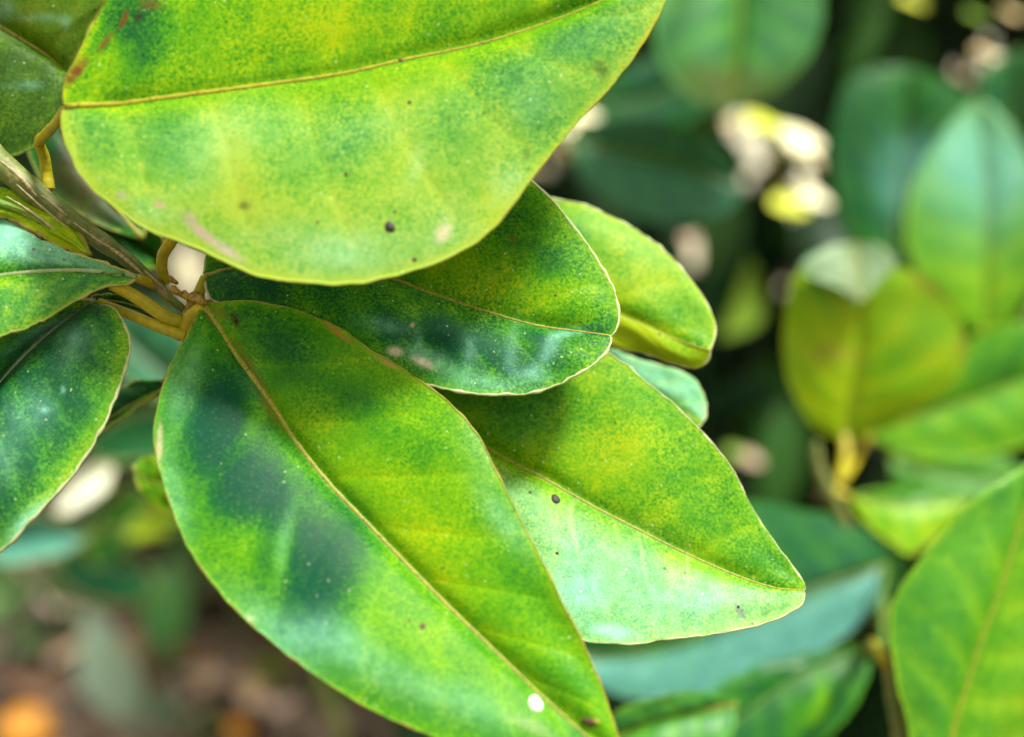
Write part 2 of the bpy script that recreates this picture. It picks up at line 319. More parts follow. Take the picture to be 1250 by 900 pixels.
# --- A: the big yellow leaf across the top
A = Leaf(branch, [(77, 130), (140, 126), (200, 118), (330, 101), (420, 88), (490, 72), (560, 58), (620, 42), (700, 14), (770, -18), (845, -62)],
    [(75, 150), (84, 185), (108, 225), (148, 260), (190, 285), (240, 303), (292, 328), (332, 341), (380, 347), (430, 348), (480, 338), (520, 326), (560, 308), (590, 290), (615, 264), (640, 232), (665, 197), (700, 156), (736, 115), (770, 76), (797, 32), (815, -2), (832, -35)],
    [(80, 100), (100, 55), (120, 18), (150, -30), (200, -90), (300, -150), (420, -180), (560, -180), (690, -150), (790, -105)],
    .1295, .134, -.0045, .004, nu=240, nv=60, pig=.66, pig1=.76, pig2=.70, seed=3, margin=M_MARGIN_RUST, mr=.00017, nvein=8, rib=(.00034, .00010), ribmat=M_RUSTRIB, wax_sheen1=.13, wax_sheen2=.0, edgew=1.2,
    camber=.05, label='big mottled yellow leaf with rusty edge and one round black spot, highest and nearest of the branch',
    blots=[(170, 40, 60, 45, 60, -0.36), (130, 20, 30, 40, 20, -0.24), (180, 175, 34, 42, 10, -0.22), (215, 170, 20, 40, 20, -0.10), (410, 180, 45, 55, 20, -0.21), (390, 40, 60, 30, 0, .12), (620, 95, 75, 32, -40, -0.30), (720, 40, 75, 40, -50, -0.36), (660, 150, 40, 32, -50, -0.24), (545, 175, 30, 55, 20, -0.11), (300, 190, 30, 60, 10, .16), (330, 260, 70, 30, 10, .14), (250, 60, 35, 60, 10, .10), (470, 220, 60, 40, 0, .10), (260, 240, 40, 30, 0, .08), (150, 200, 40, 40, 0, .05), (400, 20, 90, 40, 0, .14), (500, 110, 60, 25, -10, .12), (560, 40, 60, 25, -15, -0.10), (300, 40, 40, 40, 0, -0.06), (120, 170, 25, 30, 0, -0.20), (600, 240, 30, 26, -50, .2)],
    wax=[(615, 215, 24, 22, -40, 0.25), (650, 130, 26, 20, -50, 0.14), (430, 318, 60, 22, -5, 0.30), (370, 300, 90, 26, 0, 0.17), (505, 210, 10, 30, 10, 0.17), (300, 150, 60, 28, -5, 0.17), (250, 190, 40, 40, 0, 0.14), (190, 260, 30, 22, 30, 0.19), (540, 280, 40, 30, -30, 0.14), (450, 150, 60, 30, -10, 0.08)],
    stains=[(243, 296, 26, 6, 47, (.46, .30, .34), .8), (272, 318, 24, 6, 32, (.50, .40, .38), .7), (232, 272, 10, 5, 50, (.46, .28, .32), .6), (198, 252, 8, 5, 40, (.45, .25, .22), .7), (152, 239, 7, 7, 0, (.40, .32, .28), .6), (536, 282, 8, 12, 30, (.55, .48, .38), .8), (295, 253, 9, 6, -10, (.10, .11, .03), .75), (145, 27, 4, 13, 25, (.13, .05, .012), 1), (120, 55, 4.5, 15, 38, (.14, .055, .012), 1), (90, 86, 5, 20, 28, (.14, .06, .015), 1), (165, 22, 6, 8, 20, (.03, .02, .01), .7), (640, 184, 6, 6, 0, (.04, .06, .02), .6), (735, 83, 9, 8, 0, (.03, .05, .01), .6), (180, 5, 14, 8, 0, (.10, .06, .02), .8), (590, 292, 40, 5, -38, (.50, .45, .02), .8), (700, 160, 70, 5, -50, (.50, .42, .02), .8), (780, 65, 50, 6, -60, (.50, .38, .02), .8)])
A.spot(478, 277, .00066, M_BLACK, 'black_spot', .4, 1); A.spot(490, 71, .00042, M_BROWN, 'brown_speck', .5, 2); A.spot(508, 330 - 14, .0003, M_BROWN, 'brown_speck', .3, 3)
A.spot(500, 123, .00025, M_BROWN, 'brown_speck', .4, 4); A.spot(424, 213, .00024, M_BROWN, 'brown_speck', .4, 5); A.spot(405, 88, .00022, M_BROWN, 'brown_speck', .4, 6)

# --- B: the long leaf pointing down to the right, dark blotches left of its midrib
B = Leaf(branch, [(247, 372), (262, 390), (290, 435), (330, 490), (362, 540), (402, 590), (450, 640), (500, 692), (552, 744), (602, 792), (650, 838), (700, 884), (735, 915), (764, 938)],
    [(230, 408), (208, 446), (192, 495), (190, 545), (204, 607), (227, 663), (261, 713), (298, 754), (342, 792), (398, 832), (447, 863), (516, 893), (590, 922), (680, 940), (735, 942)],
    [(270, 369), (304, 369), (345, 374), (385, 388), (420, 405), (454, 428), (484, 446), (516, 467), (553, 496), (584, 533), (609, 583), (634, 632), (672, 707), (709, 782), (734, 838), (749, 884), (759, 915)],
    .1405, .1230, -.0080, .0015, nu=260, nv=60, pig1=.45, pig2=.64, seed=5, mat=M_SMOOTH, interv=.012, margin=M_MARGIN_RUST, nvein=9, rib=(.00042, .00013), wax_sheen1=.0, wax_sheen2=.0, edgeyellow=.12,
    camber=.06, label='long leaf pointing down to the right with dark blue-green blotches left of its midrib, nearest in the middle',
    blots=[(270, 506, 42, 54, 20, -.68), (298, 582, 46, 48, 20, -.60), (335, 612, 32, 40, 20, -.40), (386, 704, 48, 72, 18, -.66), (362, 650, 30, 30, 0, -.15), (288, 550, 9, 50, 32, .20), (345, 668, 11, 66, 12, .30), (322, 515, 8, 40, 30, .14), (355, 425, 55, 42, 30, -.42), (300, 390, 40, 22, 0, -.25), (440, 490, 45, 30, 40, -.20), (300, 470, 18, 40, -35, .10), (500, 640, 90, 40, 50, .16), (560, 610, 40, 60, 20, .10), (520, 560, 36, 22, 30, -.12), (580, 700, 60, 40, 40, .05), (630, 720, 40, 30, 50, -.10), (700, 840, 40, 30, 50, -.14), (430, 560, 60, 40, 45, .06), (520, 780, 80, 50, 40, .10), (640, 870, 60, 30, 40, .12), (245, 420, 14, 30, 20, .12), (320, 690, 16, 26, 20, -.10)],
    wax=[(222, 470, 16, 50, 10, .25), (330, 770, 70, 24, 40, .35), (395, 775, 50, 22, 15, .40), (560, 860, 90, 26, 28, .30), (215, 600, 16, 50, -15, .3), (590, 540, 20, 50, -30, .22), (450, 805, 70, 26, 35, .25), (620, 640, 14, 50, -30, .3), (345, 662, 7, 40, 10, .2), (310, 470, 10, 30, -35, .15)],
    stains=[(412, 403, 20, 3, 32, (.40, .18, .05), .75), (466, 437, 16, 3, 32, (.42, .24, .10), .65), (195, 545, 4, 20, 0, (.55, .45, .3), .7), (298, 752, 4, 3, 40, (.65, .62, .5), .7), (288, 400, 12, 6, 60, (.03, .02, .005), .9), (268, 392, 10, 8, 50, (.20, .16, .02), .7), (332, 492, 34, 5, 55, (.20, .15, .02), .6), (300, 450, 30, 5, 56, (.18, .13, .02), .6), (655, 890, 30, 8, 10, (.40, .42, .30), .25)])
B.spot(655, 859, .00088, M_WHITE, 'white_dropping', .6, 1, stretch=(1, 1.15)); B.spot(719, 881, .00065, M_BROWN, 'brown_speck', .5, 2, stretch=(1.3, .8)); B.spot(727, 880, .0004, M_MIDRIB, 'brown_speck', .4, 3)
B.spot(515, 765, .0004, M_BROWN, 'brown_speck', .2, 4); B.spot(500, 758, .0002, M_BROWN, 'brown_speck', .3, 5)

# --- C: middle leaf, half under A
C = Leaf(branch, [(248, 338), (300, 322), (360, 318), (420, 323), (485, 341), (530, 358), (590, 378), (650, 395), (700, 403), (746, 410)],
    [(262, 368), (320, 400), (400, 430), (470, 455), (520, 469), (560, 479), (610, 482), (660, 476), (700, 461), (735, 435), (745, 420)],
    [(260, 290), (330, 225), (440, 185), (550, 182), (625, 205), (650, 223), (666, 238), (690, 263), (716, 296), (737, 328), (751, 356), (755, 385), (752, 402)],
    .1465, .1420, -.0060, .0035, nu=220, nv=56, pig1=.44, pig2=.60, seed=8, mr=.00023, margin=M_MARGIN_PALE, nvein=8, rib=(.00034, .00013), wax_sheen1=.0, wax_sheen2=.0, edgeyellow=.12, camber=.06,
    label='broad leaf half under the big yellow one, its lower half dusted white',
    blots=[(300, 345, 60, 30, 0, -.4), (400, 350, 40, 22, 0, -.2), (590, 240, 60, 30, 30, -.25), (670, 310, 36, 26, 30, -.28), (735, 400, 20, 18, 0, -.35), (560, 325, 60, 26, 20, .16), (650, 350, 50, 26, 15, .14), (600, 430, 60, 26, 15, -.42), (530, 415, 32, 26, 10, -.36), (470, 405, 30, 20, 10, -.28), (430, 380, 40, 18, 10, -.1), (670, 430, 30, 20, 10, -.25), (540, 270, 40, 40, 0, .10), (520, 380, 20, 12, 10, .1)],  # left-hand blots paint in the shade of the leaf above
    wax=[(690, 420, 36, 9, -30, 0.60), (650, 450, 24, 12, 10, 0.49), (600, 465, 45, 10, 5, 0.41), (520, 440, 34, 9, 22, 0.60), (575, 430, 7, 22, 5, 0.34), (470, 400, 26, 8, 10, 0.41), (545, 400, 60, 14, 16, 0.17), (625, 425, 8, 26, 5, 0.26), (505, 420, 6, 16, 0, 0.30)],
    stains=[(478, 428, 8, 5, 20, (.60, .50, .42), .9), (497, 399, 3, 3, 0, (.60, .50, .40), .8), (512, 443, 16, 4, 25, (.66, .60, .52), .7), (620, 281, 5, 4, 0, (.18, .07, .02), .7)])
C.spot(678, 361, .00018, M_BROWN, 'brown_speck', .4, 2)

# --- D: the right-hand leaf with a pale lower half
D = Leaf(branch, [(400, 400), (460, 445), (530, 502), (600, 549), (660, 581), (720, 615), (780, 646), (840, 676), (900, 702), (945, 717), (983, 721)],
    [(430, 470), (490, 560), (560, 650), (640, 735), (700, 776), (740, 785), (800, 782), (850, 776), (905, 768), (945, 756), (977, 739)],
    [(470, 400), (560, 395), (650, 400), (710, 415), (744, 431), (776, 456), (820, 491), (860, 530), (895, 574), (920, 620), (946, 661), (970, 694), (982, 713)],
    .1510, .1440, -.0090, .0040, nu=230, nv=56, pig1=.66, pig2=.66, seed=12, margin=M_MARGIN_PALE, nvein=9, veinbow=.05, rib=(.00030, .00013), wax_sheen1=.36, wax_sheen2=.02, edgeyellow=.12, camber=.05,
    label='pointed leaf right of centre with a pale whitish lower half and a black dot',
    blots=[(620, 500, 70, 36, 20, -.30), (690, 480, 50, 26, 30, -.2), (770, 560, 70, 40, 35, .18), (700, 560, 40, 26, 30, .14), (830, 590, 30, 24, 30, -.18), (940, 690, 26, 20, 40, -.2), (880, 650, 40, 26, 40, -.06), (800, 500, 50, 20, 40, -.08), (650, 640, 30, 40, 0, .1), (850, 700, 26, 30, 0, .15)],
    wax=[(700, 720, 40, 26, 0, .55), (745, 770, 26, 8, 10, .8), (820, 735, 60, 20, -8, .35), (760, 690, 60, 40, 10, .2), (690, 660, 30, 40, 0, .2), (880, 735, 50, 14, -15, .3)],
    stains=[(902, 746, 4, 7, 0, (.16, .14, .22), .7), (705, 640, 2.5, 40, -4, (.46, .56, .26), .35), (785, 690, 2.5, 36, -4, (.44, .55, .26), .3), (845, 705, 2, 26, -4, (.44, .55, .26), .3)])
D.spot(677, 610, .00070, M_BLACK, 'black_spot', .4, 7); D.spot(680, 674, .00022, M_BROWN, 'brown_speck', .4, 2); D.spot(647, 600, .00024, M_BROWN, 'brown_speck', .3, 3); D.spot(902, 741, .00022, M_BLACK, 'black_spot', .3, 4)

# --- E: behind C on the right, and a paler one under it
E_ = Leaf(branch, [(470, 300), (560, 318), (640, 338), (720, 368), (790, 398), (840, 420), (867, 428)],
    [(540, 360), (640, 405), (720, 420), (780, 430), (815, 442), (842, 449), (858, 446), (866, 436)],
    [(540, 235), (620, 238), (680, 243), (722, 253), (770, 276), (810, 306), (846, 346), (868, 382), (873, 405)],
    .158, .155, .0015, .004, nu=120, nv=36, pig1=.95, pig2=.72, seed=15, margin=M_MARGIN_PALE, mr=.0002, nvein=6, rib=(.00022, .0001), wax_sheen1=.02, wax_sheen2=.06, edgeyellow=.2,
    label='yellow-green round-ended leaf behind the dusted leaf', blots=[(800, 380, 30, 14, 0, -.2), (700, 280, 60, 20, 30, -.25), (790, 330, 60, 20, 40, .1), (840, 420, 20, 20, 0, -.15), (770, 400, 40, 30, 0, .2), (720, 330, 60, 10, 30, .1)])
E2 = Leaf(branch, [(560, 390), (640, 420), (720, 450), (790, 480), (840, 505), (858, 515)],
    [(600, 450), (680, 500), (760, 520), (820, 530), (850, 522)],
    [(600, 385), (680, 405), (745, 425), (790, 440), (830, 455), (850, 468), (861, 488), (862, 505)],
    .165, .163, -.002, .003, nu=100, nv=30, pig=.5, seed=16, margin=M_MARGIN_PALE, mr=.0002, nvein=6, rib=(.0002, .0001), wax_sheen2=.55, label='small pale blue-green leaf tucked below the round-ended leaf')

# --- F, G, H ... the leaves at the left edge
F_ = Leaf(branch, [(168, 339), (150, 334), (100, 329), (50, 330), (0, 335), (-70, 348), (-150, 370)],
    [(155, 346), (122, 352), (82, 372), (42, 395), (0, 411), (-60, 425), (-120, 410)],
    [(150, 330), (130, 324), (90, 310), (40, 285), (0, 263), (-60, 250), (-120, 290)],
    .138, .134, -.002, .005, nu=140, nv=40, pig1=.42, pig2=.38, seed=21, margin=M_MARGIN, mr=.0002, nvein=9, rib=(.00034, .00026), ribmat=M_PALERIB, wax_sheen1=.12, wax_sheen2=.55, camber=.05,
    label='leaf at the left edge with a straight pale midrib and bluish upper half', blots=[(20, 350, 30, 14, 0, .25), (60, 385, 60, 12, -25, .15), (110, 345, 30, 10, 0, -.15), (60, 320, 60, 12, 0, -.15)], wax=[(20, 290, 50, 22, 20, .35)])
G_ = Leaf(branch, [(118, 368), (100, 376), (60, 405), (20, 442), (-20, 490), (-60, 550), (-90, 640)],
    [(138, 377), (150, 392), (157, 416), (155, 442), (141, 490), (121, 530), (90, 576), (50, 625), (0, 672), (-50, 690)],
    [(90, 366), (40, 385), (-20, 420), (-80, 480), (-120, 560)],
    .143, .134, -.006, -.006, nu=150, nv=44, pig1=.20, pig2=.18, seed=23, margin=M_MARGIN_PALE, mr=.00022, nvein=9, rib=(.00036, .00026), ribmat=M_PALERIB, wax_sheen1=.06, wax_sheen2=.05, camber=.10, edgeyellow=.45, edgew=2.2,
    label='dark green leaf at the left edge with a bright yellow-green rim, below the bluish one',
    blots=[(60, 470, 50, 50, 0, -.12), (20, 560, 40, 60, 0, -.12), (130, 440, 16, 50, 15, .18), (80, 560, 20, 70, 40, .12)], wax=[(60, 408, 70, 7, -38, .5), (85, 420, 26, 16, -20, .5), (40, 500, 22, 30, 20, .3), (10, 560, 18, 30, 10, .35), (75, 465, 4, 4, 0, .8), (50, 495, 6, 4, 0, .7), (35, 640, 40, 9, -45, .8)])
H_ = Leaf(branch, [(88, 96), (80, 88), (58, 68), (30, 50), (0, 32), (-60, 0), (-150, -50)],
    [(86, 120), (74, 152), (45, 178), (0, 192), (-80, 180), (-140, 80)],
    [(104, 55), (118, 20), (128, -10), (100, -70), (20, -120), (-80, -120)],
    .152, .146, -.002, -.001, nu=110, nv=36, mat=M_OLIVE, pig1=.25, pig2=.60, seed=27, margin=M_MARGIN, nvein=7, rib=(.0003, .0004), wax_sheen1=.03, wax_sheen2=.03, label='dark green leaf in the upper left corner behind the big yellow leaf',
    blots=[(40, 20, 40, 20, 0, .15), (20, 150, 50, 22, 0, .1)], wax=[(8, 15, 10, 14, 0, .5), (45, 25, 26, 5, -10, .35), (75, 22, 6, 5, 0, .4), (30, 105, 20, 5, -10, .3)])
I_ = Leaf(branch, [(175, 292), (150, 262), (115, 215), (85, 170), (60, 120), (40, 60)],
    [(178, 250), (150, 190), (120, 140), (90, 90)], [(150, 285), (100, 262), (55, 225), (30, 170), (20, 110)],
    .164, .166, .002, -.002, nu=60, nv=20, pig=.14, seed=29, nvein=6, label='brownish dark leaf in the gap behind the yellow leaf stalk', stains=[(110, 220, 70, 60, 0, (.05, .04, .012), .9)])
I2 = Leaf(branch, [(90, 250), (120, 262), (150, 278), (180, 300), (200, 325)], [(100, 280), (130, 305), (170, 325)], [(110, 240), (160, 262), (195, 290)],
    .170, .172, -.003, -.003, nu=60, nv=20, pig=.22, seed=30, nvein=6, label='dull green leaf seen through the gap above the twig')
J_ = Leaf(branch, [(112, 312), (80, 288), (50, 270), (15, 252), (-40, 232), (-100, 220)], [(95, 308), (60, 292), (25, 274), (0, 264), (-50, 250)], [(100, 290), (70, 262), (40, 244), (0, 228), (-50, 212)],
    .139, .139, .0005, .003, nu=60, nv=20, pig=.85, seed=33, mr=.00028, margin=M_MARGIN_RUST, nvein=6, rib=(.0002, .0002), camber=.04, label='narrow yellow-green leaf seen nearly edge-on above the bluish leaf')
K0 = Leaf(branch, [(228, 452), (205, 470), (180, 482), (150, 498), (112, 522)], [(200, 475), (165, 497), (130, 519)], [(205, 462), (170, 466), (135, 476), (105, 505)],
    .157, .160, -.0015, .002, nu=60, nv=20, pig1=.45, pig2=.12, seed=35, nvein=5, mr=.00017, rib=(.0002, .0001), label='small dark leaf with a yellow lower edge between the two big lower leaves')
K1 = Leaf(branch, [(230, 575), (210, 585), (185, 588), (163, 572)], [(215, 620), (195, 622), (172, 600)], [(215, 560), (190, 556), (170, 560)],
    .172, .174, -.002, .002, nu=50, nv=16, pig=.55, seed=36, nvein=4, rib=(.0002, .0001), label='small yellowish leaf peeping out left of the long leaf')
# twig, stalks, node
tw = stem('twig', branch, [(232, 384, .1445), (205, 362, .1435), (165, 325, .1425), (120, 292, .1420), (60, 250, .1410), (0, 200, .141), (-110, 110, .145), (-420, 60, .19), ('w', -.34, .30, .40), ('w', -.42, .36, .18), ('w', -.44, .38, -.02)], .0004, .0030, M_TWIG, 12, bump=.10)
# raised pale ridges along the young twig
M_RIDGE = plain('dry_twig_ridge', (.12, .09, .035), (.46, .38, .22), 700, .6)
for a, r in (([(0, 196, .1383), (25, 217, .1386), (46, 241, .1391)], .00030), ([(50, 238, .1392), (66, 250, .1394), (82, 264, .1396)], .00020), ([(126, 297, .1408), (138, 305, .1407), (150, 314, .1408), (163, 325, .1411), (176, 337, .1416)], .00026), ([(8, 240, .1386), (34, 256, .1389), (60, 275, .1392), (86, 296, .1398), (110, 311, .1405)], .00018), ([(20, 225, .1384), (50, 252, .1387), (84, 280, .1393)], .00014), ([(90, 272, .1398), (112, 288, .1401), (132, 302, .1405)], .00014), ([(176, 330, .1418), (190, 343, .1422), (204, 356, .1426)], .00016)):
    P = catmull([at(*p) for p in a], 8); V, F = tube(P - wloc(branch), r * np.sin(np.pi * np.linspace(.04, .96, len(P))) ** .6 * (1 + .25 * np.sin(np.arange(len(P)) * 1.7)), 6)
    link('twig_ridge', mesh('twig_ridge', V, F), M_RIDGE, branch)
for pts, r0, r1, lab in (
    ([(224, 396, .1425), (200, 385, .1412), (165, 362, .1398), (136, 347, .1385)], .00098, .00078, 'yellow stalk of the bluish leaf'),
    ([(226, 410, .1420), (205, 403, .1415), (182, 394, .1420), (158, 384, .1428), (120, 370, .1430)], .00080, .00070, 'lowest yellow stalk'),
    ([(212, 370, .1440), (190, 350, .1432), (168, 340, .1400)], .00070, .0006, None),
    ([(203, 345, .1445), (198, 330, .1435), (199, 312, .1425), (208, 296, .1400), (215, 280, .1390)], .00072, .0008, 'upright yellow stalk'),
    ([(60, 232, .1425), (57, 212, .1425), (54, 192, .1415), (48, 174, .1395), (56, 164, .1375), (68, 151, .1345), (79, 134, .1320)], .00080, .00055, 'bent yellow stalk of the big yellow leaf'),
    ([(226, 402, .1425), (234, 385, .1415), (250, 373, .1405)], .0010, .0007, None),
    ([(236, 384, .1445), (242, 360, .146), (250, 338, .1465)], .0010, .0006, None),
    ([(242, 372, .147), (300, 372, .150), (400, 400, .150)], .0008, .0005, None)):
    tag(stem('petiole', branch, pts, r0, r1, M_PETIOLE, 10, bump=.02), lab)
NODE = stem('twig_node', branch, [(214, 408, .1432), (226, 398, .1428), (233, 384, .1430), (238, 372, .1440), (240, 362, .1455)], .0011, .0009, M_NODE, 12, bump=.28)
for x, y, d, r in ((215, 356, .1415, .0006), (228, 362, .142, .0006), (212, 343, .142, .0004), (246, 368, .1395, .0006), (238, 366, .1400, .0005)):
    a = at(x, y, d); stem('bud_scale', branch, [(x - 4, y - 3, d), (x, y, d - .0004), (x + 5, y + 3, d)], r, r * .6, M_NODE, 7)
Leaf(branch, [(205, 392), (180, 378), (150, 368), (112, 362)], [(180, 392), (150, 386), (125, 374)], [(180, 366), (150, 358), (125, 357)], .1445, .144, -.001, .001, nu=40, nv=14, pig=.22, seed=38, nvein=4, rib=(.0002, .0001), mr=.0002, margin=M_MARGIN, label='tiny dark leaf between the yellow stalks')

# ================================================================== OUT-OF-FOCUS SHOOTS BEHIND
BL = dict(mat=M_BACKLEAF, nu=70, nv=24, margin_on=False, rib=(.0004, .0002), margin=M_MARGIN)
b2 = tag(empty('citrus_branch', tuple(at(1012, 600, .262))), 'blurred citrus shoot with a round leaf whose tip curls over', 'branch', 'citrus branches')
N_ = Leaf(b2, [(1030, 535), (1036, 500), (1044, 450), (1050, 400), (1052, 360)],
    [(995, 520), (966, 472), (957, 420), (963, 360), (968, 338), (990, 322), (1020, 345)], [(1080, 526), (1130, 496), (1166, 460), (1179, 424), (1168, 383), (1138, 346), (1096, 326), (1072, 345)],
    .275, .270, -.001, -.004, pig1=.86, pig2=.80, seed=41, nvein=5, label='round yellow-green leaf with its tip curled over', blots=[(1090, 445, 40, 30, 0, -.2), (1010, 360, 40, 30, 0, -.2), (1130, 400, 30, 30, 0, -.15)], stains=[(1010, 430, 40, 10, 10, (.25, .20, .04), .5), (1150, 360, 40, 6, 45, (.20, .10, .03), .9), (1174, 410, 6, 34, -8, (.22, .13, .03), .8), (1125, 400, 50, 50, 0, (.16, .15, .02), .15)], **BL)
Leaf(N_.o, [(1042, 296), (1046, 320), (1050, 345), (1052, 368)], [(1008, 302), (976, 324), (990, 338), (1022, 352)], [(1072, 299), (1096, 318), (1078, 338), (1062, 356)], .2680, .2620, -.001, -.001, mat=M_BACKLEAF, nu=30, nv=12, pig=.45, seed=42, nvein=3, wax_sheen1=.55, wax_sheen2=.5, name='curled_tip', margin_on=False, stains=[(1042, 330, 90, 90, 0, (.17, .23, .13), .8), (1042, 330, 3, 30, 0, (.20, .12, .05), .8)], rib=(.0003, .0002))
Leaf(b2, [(1060, 530), (1120, 510), (1180, 490), (1260, 460), (1340, 440)], [(1090, 550), (1140, 560), (1200, 556), (1280, 530), (1320, 480)], [(1090, 500), (1140, 445), (1190, 410), (1240, 392), (1310, 400)], .285, .280, -.006, .001, pig1=.58, pig2=.52, seed=43, nvein=6, label='yellow-green leaf behind the curled one at the right edge', blots=[(1230, 440, 40, 30, 0, -.2)], **BL)
Leaf(b2, [(1035, 606), (1080, 614), (1130, 616), (1186, 610)], [(1060, 640), (1090, 664), (1112, 676), (1150, 650)], [(1060, 600), (1090, 597), (1140, 600)], .262, .268, -.004, .002, pig1=.72, pig2=.40, seed=44, nvein=5, label='small yellow leaf drooping below the curled one', **BL)
Leaf(b2, [(1085, 560), (1130, 575), (1190, 585), (1260, 590)], [(1100, 600), (1150, 625), (1220, 630)], [(1110, 545), (1170, 550), (1230, 560)], .33, .33, -.005, .002, pig=.35, seed=45, nvein=5, label='dull green leaf low behind the small yellow one', **BL)
stem('petiole', b2, [(1030, 533, .2755), (1032, 555, .272), (1025, 590, .264)], .0014, .0012, M_PETIOLE)
stem('petiole', b2, [(1062, 530, .285), (1040, 570, .275), (1020, 600, .262)], .0009, .0009, M_PETIOLE)
stem('petiole', b2, [(1036, 606, .262), (1022, 602, .262), (1012, 598, .262)], .0009, .0009, M_PETIOLE)
stem('twig', b2, [(996, 540, .262), (1000, 570, .262), (1012, 600, .262), (1035, 650, .264), (1070, 730, .268), (1090, 800, .272), (1110, 900, .28), ('w', .13, .31, .22), ('w', .20, .36, -.02)], .0010, .0035, M_TWIG, 10, bump=.1)
stem('twig', b2, [(1000, 612, .263), (1003, 590, .266), (998, 560, .270)], .0013, .0009, M_BARK, 8)

b3 = tag(empty('citrus_branch', tuple(at(1085, 815, .200))), 'citrus shoot low on the right with a large leaf cut off by the frame', 'branch', 'citrus branches')
P_ = Leaf(b3, [(1150, 985), (1158, 920), (1190, 810), (1222, 720), (1250, 632), (1290, 520)], [(1122, 930), (1108, 880), (1095, 830), (1087, 775), (1088, 742), (1112, 698), (1152, 648), (1202, 600), (1250, 570)], [(1220, 940), (1290, 850), (1330, 740), (1330, 620)],
    .188, .196, -.003, .003, pig1=.56, pig2=.60, seed=51, nvein=8, label='large yellow-green leaf cut by the lower right edge of the photo', blots=[(1120, 760, 30, 40, 0, -.12), (1200, 680, 50, 40, 0, .06)], wax_sheen1=.05, wax_sheen2=.03, **{**BL, 'nu': 110, 'nv': 36, 'margin': M_MARGIN_PALE})
R_ = Leaf(b3, [(1082, 690), (1040, 702), (980, 722), (900, 752), (820, 785), (740, 800), (680, 800)], [(1072, 730), (1050, 760), (990, 803), (903, 838), (835, 853), (770, 852), (715, 830)], [(1080, 665), (1045, 640), (985, 622), (900, 610), (800, 640), (720, 700)],
    .262, .256, -.006, .001, pig1=.10, pig2=.24, seed=52, nvein=8, wax_sheen1=.75, wax_sheen2=.06, label='glossy leaf behind the pointed one, its lower half shining blue', wax=[(1000, 700, 50, 26, -20, .2)], **BL)  # blue shine of the lower half is sky sheen painted in the colour
S_ = Leaf(b3, [(1062, 792), (1030, 803), (980, 825), (940, 850), (890, 890), (850, 940)], [(1058, 830), (1030, 880), (980, 920), (920, 950)], [(1040, 790), (980, 800), (920, 815), (860, 850), (820, 900)],
    .240, .230, -.003, .001, pig1=.22, pig2=.24, seed=53, nvein=6, label='dark green leaf low in the middle right with a pale midrib', blots=[(990, 860, 14, 40, 30, .4), (880, 850, 40, 14, -30, .1)], **{**BL, 'rib': (.00045, .0003), 'ribmat': M_GREENRIB})
Leaf(b3, [(900, 860), (850, 870), (790, 885), (740, 910)], [(890, 900), (830, 930), (780, 940)], [(860, 845), (800, 850), (750, 870)], .205, .200, -.004, -.002, pig=.34, seed=54, nvein=5, wax_sheen1=.1, wax_sheen2=.1, label='mid green leaf beside the tip of the long leaf', **BL)
stem('petiole', b3, [(1062, 792, .240), (1066, 786, .225), (1075, 800, .199), (1086, 818, .200)], .0011, .0010, M_PETIOLE); stem('petiole', b3, [(1082, 690, .262), (1076, 740, .245), (1078, 790, .215)], .0006, .0007, M_GREENRIB)
stem('petiole', b3, [(1150, 985, .188), (1120, 960, .190), (1100, 930, .195)], .0011, .0011, M_PETIOLE)
stem('twig', b3, [(1082, 806, .200), (1086, 818, .200), (1096, 870, .200), (1108, 930, .202), (1130, 1050, .21), ('w', .10, .22, .22), ('w', .12, .24, -.02)], .0011, .003, M_TWIG, 10, bump=.1)

b4 = tag(empty('citrus_branch', tuple(at(905, -110, .34))), 'hanging citrus shoot at the top with a drooping broad dull leaf', 'branch', 'citrus branches')
Leaf(b4, [(905, -110), (903, -40), (902, 20), (896, 80), (882, 137)], [(850, -90), (808, -30), (797, 30), (812, 84), (850, 122)], [(960, -90), (1000, -40), (1006, 10), (990, 66), (950, 108), (910, 130)], .345, .335, -.006, -.004, pig1=.30, pig2=.26, seed=61, nvein=6, wax_sheen1=.2, wax_sheen2=.12, label='broad dull green leaf hanging from the top edge', blots=[(880, 115, 22, 30, 0, -.2), (840, 100, 30, 30, 0, .12)], stains=[(890, 110, 90, 36, 0, (.075, .105, .015), .8)], **BL)
Leaf(b4, [(690, 170), (760, 185), (830, 200), (905, 228)], [(720, 225), (790, 268), (860, 268), (898, 250)], [(720, 150), (780, 145), (850, 160), (895, 195)], .36, .36, -.003, -.001, pig1=.10, pig2=.10, seed=62, nvein=6, wax_sheen1=.22, wax_sheen2=.02, label='dark blue-green leaf behind the edge of the big yellow one', **BL)
Leaf(b4, [(905, 60), (850, 90), (790, 120), (720, 130)], [(880, 120), (820, 160), (760, 160)], [(860, 50), (790, 70), (740, 100)], .40, .40, -.006, .001, pig=.10, seed=63, nvein=6, label='very dark leaf above the blue-green one', **BL)
stem('twig', b4, [(905, -110, .345), (915, -150, .32), (960, -220, .36), ('w', .18, .55, .70), ('w', .26, .80, .80), ('w', .30, .98, .85)], .001, .004, M_TWIG, 9, bump=.1)
stem('petiole', b4, [(690, 170, .36), (700, 120, .362), (800, 0, .35), (905, -110, .31)], .0009, .001, M_TWIG); stem('petiole', b4, [(905, 60, .40), (960, -20, .39), (940, -150, .35)], .0009, .001, M_TWIG)
b5 = tag(empty('citrus_branch', tuple(at(1200, 420, .33))), 'blurred citrus shoot at the upper right with a pale upright leaf', 'branch', 'citrus branches')
